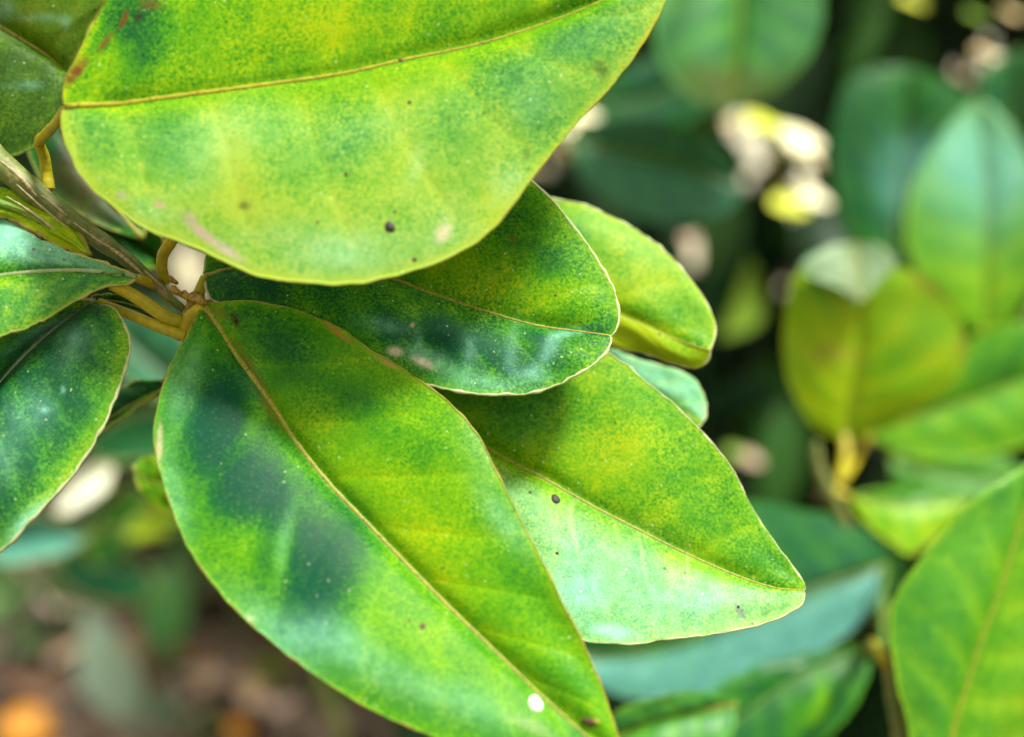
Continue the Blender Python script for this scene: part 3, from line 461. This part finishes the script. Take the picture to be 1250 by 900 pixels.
Leaf(b5, [(1202, 405), (1203, 330), (1202, 250), (1198, 180), (1190, 117)], [(1165, 395), (1130, 352), (1107, 292), (1114, 226), (1148, 165)], [(1236, 386), (1262, 340), (1272, 270), (1256, 190), (1222, 140)], .335, .340, -.004, -.004, pig1=.52, pig2=.55, seed=71, nvein=7, wax=[(1190, 190, 80, 75, 0, .95), (1230, 220, 60, 60, 0, .4)], blots=[(1190, 340, 60, 50, 0, .12)], label='pale upright leaf at the right edge, bluish at its tip', **BL)
Leaf(b5, [(1090, 330), (1095, 270), (1100, 200), (1105, 140), (1112, 82)], [(1050, 300), (1025, 240), (1018, 170), (1030, 110), (1060, 84)], [(1150, 320), (1195, 250), (1205, 180), (1190, 122), (1150, 96)], .39, .395, -.004, -.012, pig1=.16, pig2=.14, seed=72, nvein=6, wax=[(1112, 210, 30, 44, 10, 1.0)], label='dark blue-green leaf with a shiny patch left of the pale upright one', **BL)  # the shiny patch is painted sky sheen
Leaf(b5, [(1240, 60), (1235, 120), (1240, 180), (1260, 260)], [(1200, 90), (1195, 150), (1220, 220)], [(1280, 80), (1290, 150), (1280, 220)], .40, .40, -.006, -.006, pig=.12, seed=73, nvein=5, label='dark leaf behind the tip of the pale upright one', **BL)
stem('petiole', b5, [(1202, 405, .335), (1201, 425, .325), (1198, 450, .31)], .0012, .0012, M_PETIOLE); stem('petiole', b5, [(1090, 330, .39), (1110, 390, .37), (1196, 450, .34)], .0009, .001, M_TWIG); stem('petiole', b5, [(1240, 60, .40), (1300, 200, .40), (1260, 380, .36), (1205, 440, .32)], .0009, .001, M_TWIG)
stem('twig', b5, [(1198, 440, .32), (1215, 520, .33), (1230, 620, .35), (1240, 760, .38), ('w', .26, .48, .22), ('w', .28, .55, -.02)], .0012, .004, M_TWIG, 9, bump=.1)

# ================================================================== GROUND
def ground_material():
    t = NT('soil'); co = t.co(); a = t.noise(co, 7, 6, .65); b = t.noise(co, 55, 5, .7); c = t.noise(co, 260, 3, .6)
    f = t.math('ADD', t.math('MULTIPLY', a, .5), t.math('MULTIPLY', b, .6)); col = t.ramp(f, [(.42, (.014, .010, .008)), (.54, (.080, .058, .044)), (.64, (.26, .20, .16))])
    bp = t.n('ShaderNodeBump', Strength=.8, Distance=.006, Height=t.math('ADD', b, t.math('MULTIPLY', c, .5))); p = t.n('ShaderNodeBsdfPrincipled', Base__Color=col, Roughness=.95, Normal=bp.outputs[0]); return t.out(p.outputs[0])
gx = np.r_[-160, -60, -20, -8, np.linspace(-3, 3, 121), 8, 20, 60, 160]; gy = np.r_[-160, -40, -8, np.linspace(-1, 5, 121), 9, 20, 60, 200]
X, Y = np.meshgrid(gx, gy); q = np.stack([X.ravel(), Y.ravel()], 1); Z = (.012 * wob(q, 5, 4) + .008 * wob(q, 17, 5)) * (np.abs(q).max(1) < 6)
i = np.arange(X.size).reshape(X.shape); F = np.stack([i[:-1, :-1], i[:-1, 1:], i[1:, 1:], i[1:, :-1]], -1).reshape(-1, 4)
tag(link('ground', mesh('ground', np.column_stack([q, Z]), F), ground_material()), 'bare brown soil under the citrus trees', None, None, 'structure')
def gz(x, y): return float((.012 * wob(np.array([[x, y]]), 5, 4) + .008 * wob(np.array([[x, y]]), 17, 5))[0])

# ------------------------------------------------------------------ simple leaf for distant foliage
def leaf_form(L, Wd, fold, curl, nu=7, twist=0.0):
    u = np.linspace(0, 1, nu + 1); w = Wd / 2 * np.sin(np.pi * np.clip(u, .02, .985) ** .85) ** .8
    V = []; 
    for ui, wi in zip(u, w):
        z = -curl * L * ui * ui; tw = twist * ui
        for s in (-1, -.5, 0, .5, 1): V.append((s * wi * math.cos(tw), ui * L, z + abs(s) * wi * fold + s * wi * math.sin(tw)))
    F = []
    for r in range(nu):
        for c in range(4): a = r * 5 + c; F.append((a, a + 1, a + 6, a + 5))
    return np.array(V), np.array(F)
FORMS = [leaf_form(1, .52, .35, .25), leaf_form(1, .46, .20, .45, twist=.4), leaf_form(1, .58, .45, .12, twist=-.3), leaf_form(1, .42, .55, .6, twist=.2)]
def foliage_material():
    t = NT('distant_foliage'); c, a = t.attr('tint', True); co = t.co(); n = t.noise(co, 60, 3, .6)
    col = t.mix(1.0, c, t.ramp(n, [(.3, (.75, .75, .75)), (.7, (1.25, 1.25, 1.2))]), 'MULTIPLY')
    p = t.n('ShaderNodeBsdfPrincipled', Base__Color=col, Roughness=.38); p.inputs['Specular IOR Level'].default_value = .2; tl = t.n('ShaderNodeBsdfTranslucent', Color=col)
    ms = t.n('ShaderNodeMixShader', i0=.18, i1=p.outputs[0], i2=tl.outputs[0]); return t.out(ms.outputs[0])
M_FOL = foliage_material()
def single_mats():
    d = {}
    for k, (c1, c2) in {'dark': ((.008, .030, .014), (.016, .055, .02)), 'mid': ((.02, .075, .016), (.035, .12, .02)), 'light': ((.10, .20, .02), (.16, .26, .03)), 'brown': ((.05, .028, .015), (.11, .065, .035))}.items():
        d[k] = plain(k + '_shrub_leaf', c1, c2, 60, .38, trans=.18, bump=.1, spec=.2)
    return d
FM = single_mats(); FC = {'dark': (.011, .040, .016), 'mid': (.026, .095, .018), 'light': (.12, .22, .022), 'brown': (.075, .045, .025)}
# openings in the shrubs, where the bright sky behind comes through
GAPS = [(712, 140, 26, 20), (690, 168, 16, 26), (655, 208, 14, 10), (688, 200, 14, 18), (742, 190, 22, 14), (895, 150, 12, 11), (933, 150, 22, 18), (978, 176, 28, 30), (944, 208, 14, 9), (960, 160, 16, 14), (990, 242, 24, 15), (962, 252, 20, 12), (1195, 20, 13, 15), (1232, 14, 16, 20), (1177, 92, 14, 14), (1202, 62, 16, 16), (1225, 78, 20, 22), (1215, 100, 12, 10), (1118, 2, 16, 10), (232, 338, 26, 34), (840, 292, 14, 16), (790, 152, 22, 9), (222, 300, 14, 10)]
def shrub(x0, x1, y0, depth, z1, n, label, seed, bare=.03, cls=(.62, .22, .06, .10), shade_overhang=.26, group='citrus shrubs behind'):
    r = np.random.default_rng(seed)
    t = tag(empty('citrus_shrub', ((x0 + x1) / 2, y0 + depth * .5, 0)), label, 'shrub', group); off = wloc(t)
    P = np.column_stack([r.uniform(x0, x1, n), r.uniform(0, 1, n), r.uniform(bare, z1, n)])
    front = y0 - shade_overhang * sm(.95, 1.2, P[:, 2]) + .07 * wob(P[:, [0, 2]], 9, seed)  # unseen upper crown brought forward to shade the foliage below
    P[:, 1] = front + (P[:, 1] ** 1.15) * (y0 + depth - front)
    keep = wob(P, 6.5, seed + 3) > -.62
    L = r.uniform(.055, .095, n) * (1 + .25 * (P[:, 1] > y0 + .5)); px, py, d = proj(P); rp = L / (2 * d * TH) * 1250 * .17
    for gx_, gy_, ga, gb in GAPS: keep &= ((px - gx_) / (ga * .62 + rp)) ** 2 + ((py - gy_) / (gb * .62 + rp)) ** 2 > 1
    P, L, d, px, py = P[keep], L[keep], d[keep], px[keep], py[keep]; n = len(P)
    # each leaf hangs outwards and down with scatter
    yaw = r.uniform(-math.pi, math.pi, n); pit = r.normal(-.75, .45, n); rol = r.normal(0, .6, n)
    cy, sy, cp, sp, cr, sr = np.cos(yaw), np.sin(yaw), np.cos(pit), np.sin(pit), np.cos(rol), np.sin(rol)
    Yd = np.stack([-sy * cp, cy * cp, sp], 1); Xd = np.stack([cy, sy, 0 * cy], 1); Zd = np.cross(Xd, Yd); X2 = Xd * cr[:, None] + Zd * sr[:, None]; Z2 = np.cross(X2, Yd)
    form = r.integers(0, 4, n); kk = r.choice(4, n, p=cls); names = ['dark', 'mid', 'light', 'brown']; kk[(kk == 3) & (P[:, 1] < y0 + .35)] = 0
    inview = (px > -60) & (px < 1310) & (py > -60) & (py < 960); size = np.where(inview, L / d, 0); solo = np.argsort(-size)[:110]; isolo = np.zeros(n, bool); isolo[solo] = True
    Vs, Fs, Cs, base = [], [], [], 0
    for f in range(4):
        m = np.where((form == f) & ~isolo)[0]; V0, F0 = FORMS[f]
        V = P[m][:, None] + L[m][:, None, None] * ((V0[:, 1] - .5)[None, :, None] * Yd[m][:, None] + V0[:, 0][None, :, None] * X2[m][:, None] + V0[:, 2][None, :, None] * Z2[m][:, None])
        Fs.append((F0[None] + (np.arange(len(m)) * len(V0))[:, None, None] + base).reshape(-1, 4)); base += V.shape[0] * V.shape[1]; Vs.append(V.reshape(-1, 3))
        c = np.array([FC[names[k]] for k in kk[m]]) * r.uniform(.6, 1.4, (len(m), 1)); Cs.append(np.repeat(np.column_stack([c, np.ones(len(m))]), len(V0), 0))
    me = mesh('foliage', np.vstack(Vs) - off, np.vstack(Fs)); attr(me, 'tint', np.vstack(Cs)); tag(link('foliage', me, M_FOL, t), kind='stuff')
    cache = {}
    for j in solo:
        key = (int(form[j]), names[kk[j]])
        if key not in cache: me = mesh('leaf', FORMS[key[0]][0] - np.array([0, .5, 0]), FORMS[key[0]][1]); me.materials.append(FM[key[1]]); cache[key] = me
        o = bpy.data.objects.new('leaf', cache[key]); COL.objects.link(o); o.parent = t
        Mx = Matrix(((*X2[j], 0), (*Yd[j], 0), (*Z2[j], 0), (0, 0, 0, 1))).transposed() @ Matrix.Scale(float(L[j]), 4); Mx.translation = Vector(P[j] - off); o.matrix_local = Mx
    # trunk and limbs
    nt_ = max(1, int((x1 - x0) / .7))
    for k in range(nt_):
        xb = x0 + (k + .5 + r.uniform(-.2, .2)) * (x1 - x0) / nt_; yb = y0 + depth * .6
        stem('trunk', t, [('w', xb, yb, -.04), ('w', xb + .02, yb, .15), ('w', xb - .02, yb + .03, .4), ('w', xb + .03, yb, .7), ('w', xb, yb, z1 * .9)], .035, .012, M_BARK, 10, bump=.12)
        for q in range(7):
            z = r.uniform(.2, z1 * .7); a = r.uniform(0, 6.28); l = r.uniform(.2, .4)
            pts = [('w', xb, yb, z), ('w', xb + math.cos(a) * l * .5, yb + math.sin(a) * l * .5, z + .10), ('w', xb + math.cos(a) * l, yb + math.sin(a) * l, z + .22)]
            g = proj(np.array([p[1:] for p in pts]))
            if any(abs(g[0][m] - gx_) < ga + 40 and abs(g[1][m] - gy_) < gb + 40 for m in range(3) for gx_, gy_, ga, gb in GAPS): continue
            stem('limb', t, pts, .010, .004, M_BARK, 7, bump=.1)
    return t
SHRUB = shrub(-.05, 1.75, .60, 1.05, 1.30, 13500, 'dense dark citrus shrub behind the shoots with specks of sky showing through', 101)
shrub(-2.1, .15, 1.75, 1.0, 1.5, 9500, 'dark citrus shrub farther off at the left, beyond the bare soil', 102, bare=.10, cls=(.66, .20, .05, .09), shade_overhang=.5)

# small pale and yellow leaves added in front of the shrub as bokeh highlights
BK = {'cream': plain('cream_bokeh_leaf', (.86, .82, .52), (.90, .88, .64), 80, .6, trans=.1), 'lemon': plain('lemon_shrub_leaf', (.52, .62, .03), (.66, .72, .08), 80, .5, trans=.15), 'tan': plain('tan_bokeh_leaf', (.44, .32, .13), (.58, .46, .22), 80, .7), 'lime': plain('lime_shrub_leaf', (.10, .22, .01), (.17, .30, .02), 80, .5, trans=.2), 'pink': plain('pinkish_bokeh_leaf', (.30, .21, .15), (.40, .30, .22), 80, .7)}
_bk = {}
NB = Vector((.394 - .08, -.308 - .38, .866)).normalized(); so = wloc(SHRUB)
for q, (x, y, L, a, k) in enumerate(((700, 152, .026, 40, 'cream'), (712, 138, .016, 30, 'cream'), (690, 182, .020, 80, 'tan'), (742, 188, .028, 25, 'lemon'), (728, 196, .014, 10, 'cream'), (795, 152, .028, 8, 'lime'), (978, 168, .026, 60, 'cream'), (974, 184, .022, 0, 'cream'), (990, 196, .016, -50, 'tan'), (988, 238, .022, 5, 'cream'), (966, 250, .022, 30, 'lemon'), (933, 150, .022, 35, 'lemon'), (962, 158, .014, 60, 'lemon'), (895, 152, .014, 30, 'tan'), (944, 208, .014, 5, 'tan'), (1202, 64, .016, 20, 'tan'), (1222, 72, .016, 70, 'cream'), (1226, 86, .014, 0, 'cream'), (1216, 100, .010, 40, 'lemon'), (1178, 93, .012, 10, 'tan'), (1194, 20, .015, 20, 'lime'), (1232, 14, .018, 80, 'tan'), (1116, 2, .016, 15, 'lemon'), (840, 292, .018, 70, 'pink'), (918, 560, .022, 5, 'pink'), (898, 552, .012, 40, 'lime'), (652, 206, .012, 50, 'tan'))):
    if k not in _bk: V, F = leaf_form(1, .7, .15, .1, 8); _bk[k] = mesh('leaf', V - np.array([0, .5, 0]), F); _bk[k].materials.append(BK[k])
    t0 = Vector(RT * math.cos(math.radians(a)) + UP * math.sin(math.radians(a))); t0 = (t0 - NB * t0.dot(NB)).normalized(); xd = t0.cross(NB)
    o = bpy.data.objects.new('leaf', _bk[k]); COL.objects.link(o); o.parent = SHRUB; d = .50 + .004 * (q % 5)
    Mx = Matrix(((*xd, 0), (*t0, 0), (*NB, 0), (0, 0, 0, 1))).transposed() @ Matrix.Scale(L * {'cream': 1.15, 'lemon': 1.05, 'lime': 1.0, 'tan': .8, 'pink': .6}[k], 4); Mx.translation = Vector(at(x, y, d) - so); o.matrix_local = Mx

# ================================================================== LEFT BACKGROUND SHOOT
b6 = tag(empty('citrus_branch', tuple(at(215, 560, .40))), 'blurred dark shoot at the left with one bleached white leaf, behind the gap', 'branch', 'citrus branches')
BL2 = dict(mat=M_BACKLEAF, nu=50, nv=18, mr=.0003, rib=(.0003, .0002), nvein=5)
Leaf(b6, [(230, 480), (200, 455), (165, 425), (120, 380)], [(205, 490), (160, 470), (120, 430)], [(245, 450), (225, 410), (170, 375)], .36, .36, -.004, -.003, pig1=.14, pig2=.18, seed=81, wax_sheen1=.2, wax_sheen2=.2, label='dark blue-green leaf in the gap under the yellow stalks', **BL2)
Leaf(b6, [(138, 568), (122, 578), (98, 598), (64, 626)], [(132, 592), (114, 610), (84, 628)], [(124, 566), (104, 574), (74, 598)], .40, .40, -.008, -.003, pig=.95, seed=82, stains=[(95, 598, 90, 70, 0, (.88, .90, .84), 1.8)], label='bleached white leaf', **BL2)
Leaf(b6, [(110, 655), (70, 650), (30, 655), (-20, 670)], [(80, 675), (40, 685), (0, 690)], [(80, 635), (30, 630), (-10, 645)], .38, .38, -.007, -.004, pig=.16, seed=83, wax_sheen1=.7, wax_sheen2=.7, label='blue shining leaf below the bleached one', **BL2)
Leaf(b6, [(225, 620), (205, 630), (180, 640), (150, 650)], [(205, 650), (180, 658), (162, 656)], [(205, 612), (180, 620), (160, 636)], .42, .42, -.006, -.002, pig=.85, seed=84, label='small yellow-green leaf beside the long one', **BL2)
Leaf(b6, [(180, 600), (150, 625), (125, 655), (110, 690)], [(150, 600), (125, 625), (105, 660)], [(180, 635), (160, 665), (130, 690)], .46, .46, -.006, -.002, pig=.3, seed=85, label='dull green leaf hanging low', **BL2)
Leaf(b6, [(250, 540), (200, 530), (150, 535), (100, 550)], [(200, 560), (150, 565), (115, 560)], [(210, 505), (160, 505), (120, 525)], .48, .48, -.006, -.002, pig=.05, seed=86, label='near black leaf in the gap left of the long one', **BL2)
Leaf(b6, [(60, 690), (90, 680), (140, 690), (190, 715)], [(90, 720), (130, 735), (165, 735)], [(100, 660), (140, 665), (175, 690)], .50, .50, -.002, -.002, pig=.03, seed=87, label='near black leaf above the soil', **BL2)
stem('twig', b6, [(232, 470, .37), (226, 520, .39), (215, 560, .40), (232, 640, .42), (300, 720, .44), (380, 800, .46), ('w', -.06, .52, .15), ('w', -.06, .55, -.02)], .001, .003, M_TWIG, 9, bump=.1)
for a in ([(138, 568, .40), (190, 565, .40), (218, 580, .40)], [(110, 655, .38), (170, 640, .40), (222, 640, .42)], [(225, 620, .42), (222, 630, .42), (222, 642, .42)], [(180, 600, .46), (205, 595, .43), (218, 590, .41)], [(250, 540, .48), (235, 535, .43), (224, 530, .393)], [(60, 690, .50), (120, 660, .47), (222, 640, .42)]):
    stem('petiole', b6, a, .0008, .0009, M_TWIG, 7)

# ================================================================== ON THE GROUND
def gd(y): return CAMZ / (math.sin(PITCH) + (y - 450) / 625 * TH * math.cos(PITCH))    # distance at which the ground lies under row y
def gpt(x, y): p = at(x, y, gd(y)); return p[0], p[1], gz(p[0], p[1])
def place(name, form, mat, parent, pos, yd, xd, L, loc_off):
    yd = np.array(yd, float); yd /= np.linalg.norm(yd); xd = np.array(xd, float); xd -= yd * (xd @ yd); xd /= np.linalg.norm(xd); z = np.cross(xd, yd)
    o = bpy.data.objects.new(name, form); COL.objects.link(o)
    M = Matrix(((*xd, 0), (*yd, 0), (*z, 0), (0, 0, 0, 1))).transposed() @ Matrix.Scale(L, 4); M.translation = Vector(np.array(pos) - loc_off)
    if parent: o.parent = parent
    o.matrix_local = M; return o
_fm = {}
def formmesh(k, mat):
    if (k, mat.name) not in _fm: V, F = leaf_form(1, (.52, .40, .62)[k], (.35, .3, .25)[k], (.2, .35, .3)[k], 10); m = mesh('leaf', V, F); m.materials.append(mat); _fm[k, mat.name] = m
    return _fm[k, mat.name]
W_GREEN = plain('weed_leaf', (.05, .20, .05), (.09, .28, .08), 60, .4, trans=.25); W_TEAL = plain('pale_weed_leaf', (.22, .38, .30), (.36, .50, .42), 60, .4, trans=.2)
W_YEL = plain('yellow_weed_leaf', (.14, .24, .02), (.26, .32, .04), 60, .4, trans=.25); W_PALE = plain('pale_green_weed_leaf', (.12, .26, .10), (.2, .36, .14), 60, .4, trans=.25)
# seedlings: (x, y of the foot, height in m, material, leaves with (lean x, lean towards eye, length share), label)
for x, y, h, mt, lv, lab in (
    (205, 845, .045, W_GREEN, [(.04, .1, 2.3), (-.5, .5, .8), (.7, .3, .8)], 'upright green seedling on the soil left of the long leaf'),
    (165, 960, .06, W_TEAL, [(-.28, .15, 1.8), (.5, .4, 1.2)], 'pale blue-green seedling cut by the lower edge, right of the orange fruit'),
    (340, 850, .03, W_YEL, [(.0, .9, 1.4), (-.7, .5, 1.2), (.8, .4, 1.2)], 'yellow-green seedling close under the edge of the long leaf'),
    (30, 770, .06, W_PALE, [(-.2, .8, 1.5), (.6, .6, 1.4), (-.9, .3, 1.2), (.2, .9, 1.2)], 'pale green seedling by the left edge'),
    (90, 785, .05, W_GREEN, [(-.5, .6, 1.3), (.6, .5, 1.3), (.1, .9, 1.1)], 'leafy mid green seedling second from the left edge'),
    (155, 750, .05, W_YEL, [(-.6, .6, 1.0), (.6, .4, 1.0)], 'small yellowish seedling farther off on the soil'),
    (255, 740, .07, W_GREEN, [(-.6, .5, 1.1), (.5, .6, 1.1), (.1, .2, 1.1)], 'green seedling nearest the left rim of the long leaf'),
    (230, 925, .03, W_GREEN, [(-.7, .6, 1.6), (.6, .6, 1.6)], 'dark seedling cut by the lower edge between two fruits')):
    b = np.array(gpt(x, y)); t = tag(empty('seedling', tuple(b)), lab, 'seedling', 'weed seedlings on the soil')
    stem('stem', t, [('w', b[0], b[1], b[2] - .01), ('w', b[0] + .002, b[1] - .002, b[2] + h * .5), ('w', b[0], b[1], b[2] + h)], .0022, .0014, W_GREEN, 6)
    for q, (lx, ly, k) in enumerate(lv): place('leaf', formmesh(q % 3, mt), mt, t, b + np.array([0, 0, h * (1 - .25 * q)]), (lx, -ly, .75 if q == 0 else .35), (1, .2 * q, .2), h * k if h > .04 else h * k * 1.2, b)
# fallen leaves
LIT = [plain('dead_leaf_brown', (.09, .045, .022), (.20, .11, .06), 40, .7, bump=.3), plain('dead_leaf_tan', (.30, .20, .12), (.45, .33, .22), 40, .7), plain('dead_leaf_pink', (.34, .22, .18), (.50, .38, .32), 40, .65), plain('dead_leaf_yellow', (.35, .25, .05), (.48, .36, .09), 40, .6)]
lr = np.random.default_rng(55)
def fallen(x, y, L, k, lab=None, grp='fallen leaves on the soil'):
    p = np.array(gpt(x, y)); a = lr.uniform(0, 6.28); o = place('fallen_leaf', formmesh(int(lr.integers(0, 3)), LIT[k]), LIT[k], None, p + np.array([0, 0, .012]), (math.cos(a), math.sin(a), lr.uniform(.0, .35)), (-math.sin(a), math.cos(a), lr.uniform(-.4, .4)), L, 0)
    return tag(o, lab, 'leaf', grp)
fallen(181, 741, .07, 1, 'tan dead leaf on the soil beyond the upright green seedling'); fallen(128, 776, .11, 2, 'long pinkish pale dead leaf on the soil left of the upright green seedling')
fallen(243, 850, .07, 2, 'pinkish dead leaf on the soil right of the upright green seedling'); fallen(362, 864, .07, 2, 'pinkish dead leaf below the yellow-green seedling')
fallen(45, 815, .08, 1, 'grey tan dead leaf on the soil above the larger orange fruit'); fallen(228, 700, .09, 0, 'rust brown dead leaf far off on the soil'); fallen(265, 815, .07, 0, 'brown curled dead leaf right of the upright green seedling')
fallen(80, 855, .07, 0, 'brown dead leaf touching the larger orange fruit'); fallen(315, 870, .06, 1, 'tan dead leaf above the smaller orange fruit'); fallen(160, 830, .06, 0, 'brown dead leaf at the foot of the upright green seedling')
Vs, Fs, Cs, base = [], [], [], 0
LXY = np.column_stack([lr.uniform(-1.7, .9, 4200), lr.uniform(.75, 3.0, 4200)]); DRY = np.clip(1 + .95 * wob(LXY, 26, 77), .25, 2.3)      # damp and dry patches of litter
for k in range(4200):
    x, y = LXY[k]; V0, F0 = FORMS[k % 4]; L = lr.uniform(.02, .06); a, pt, ro = lr.uniform(0, 6.28), lr.normal(0, .35), lr.normal(0, .5)
    E = Matrix.Rotation(a, 3, 'Z') @ Matrix.Rotation(pt, 3, 'X') @ Matrix.Rotation(ro, 3, 'Y'); V = (V0 * [1, 1, 1] - [0, .5, 0]) * L @ np.array(E).T + [x, y, gz(x, y) + .006 + L * .12]
    Vs.append(V); Fs.append(F0 + base); base += len(V0); c = np.array([(.05, .03, .02), (.10, .06, .04), (.22, .16, .12), (.36, .28, .22), (.02, .05, .02), (.07, .15, .04)][lr.choice(6, p=[.36, .22, .16, .08, .08, .10])]) * lr.uniform(.7, 1.3) * DRY[k]; Cs.append(np.tile([*c, 1], (len(V0), 1)))
me = mesh('leaf_litter', np.vstack(Vs), np.vstack(Fs)); attr(me, 'tint', np.vstack(Cs)); tag(link('leaf_litter', me, M_FOL), 'litter of small brown and grey dead leaves on the soil', 'leaf litter', None, 'stuff')
# low ground cover in patches
Vs, Fs, Cs, base = [], [], [], 0
for k in range(1500):
    x, y = lr.uniform(-1.3, .3), lr.uniform(1.25, 2.3)
    if wob(np.array([[x, y]]), 15, 91)[0] < .35: continue
    V0, F0 = FORMS[k % 4]; L = lr.uniform(.025, .055); E = Matrix.Rotation(lr.uniform(0, 6.28), 3, 'Z') @ Matrix.Rotation(lr.normal(.5, .35), 3, 'X') @ Matrix.Rotation(lr.normal(0, .4), 3, 'Y')
    Vs.append(V0 * L @ np.array(E).T + [x, y, gz(x, y) + .012 + lr.uniform(0, .03)]); Fs.append(F0 + base); base += len(V0); c = np.array([(.03, .11, .03), (.10, .22, .05), (.20, .30, .12), (.02, .06, .03)][lr.choice(4)]); Cs.append(np.tile([*c, 1], (len(V0), 1)))
me = mesh('ground_cover', np.vstack(Vs), np.vstack(Fs)); attr(me, 'tint', np.vstack(Cs)); tag(link('ground_cover', me, M_FOL), 'low green weeds growing in patches on the soil', 'weeds', None, 'stuff')
# two fallen oranges
def peel():
    t = NT('orange_peel'); co = t.co(); n = t.noise(co, 40, 3, .6); col = t.ramp(n, [(.3, (.62, .24, .012)), (.7, (.80, .36, .02))]); vo = t.n('ShaderNodeTexVoronoi', Vector=co, Scale=420.0)
    b = t.n('ShaderNodeBump', Strength=.5, Distance=.0006, Height=vo.outputs['Distance']); p = t.n('ShaderNodeBsdfPrincipled', Base__Color=col, Roughness=.42, Normal=b.outputs[0]); return t.out(p.outputs[0])
M_PEEL = peel()
def orange(x, y, r, lab, tilt):
    yb = y + r / (gd(y) * TH) * 625; b = np.array(gpt(x, yb)); b[2] -= .002; t = tag(empty('orange', tuple(b)), lab, 'fruit', 'fallen oranges'); t.rotation_euler = tilt
    V, F, nr, ns = [], [], 20, 28
    for i in range(nr + 1):
        th = math.pi * i / nr; dent = 1 - .10 * math.exp(-(th / .28) ** 2) - .05 * math.exp(-((math.pi - th) / .22) ** 2)
        for j in range(ns): q = r * dent * (1 + .008 * math.sin(5 * 6.283 * j / ns) * math.sin(th)); V.append((q * math.sin(th) * math.cos(6.283 * j / ns), q * math.sin(th) * math.sin(6.283 * j / ns), r * .93 + q * .93 * math.cos(th)))
    for i in range(nr):
        for j in range(ns): F.append((i * ns + j, (i + 1) * ns + j, (i + 1) * ns + (j + 1) % ns, i * ns + (j + 1) % ns))
    link('peel', mesh('peel', V, F), M_PEEL, t)
    V = [(0, 0, r * 1.80)] + [(r * (.16 if k % 2 else .09) * math.cos(k * .6283), r * (.16 if k % 2 else .09) * math.sin(k * .6283), r * 1.775) for k in range(10)]
    link('calyx', mesh('calyx', V, [(0, 1 + k, 1 + (k + 1) % 10) for k in range(10)]), W_GREEN, t)
orange(30, 884, .026, 'larger orange fruit lying on the soil in the lower left corner', (.7, .3, .2)); orange(281, 899, .014, 'smaller orange fruit on the soil, cut by the lower edge', (-.5, .6, 0))
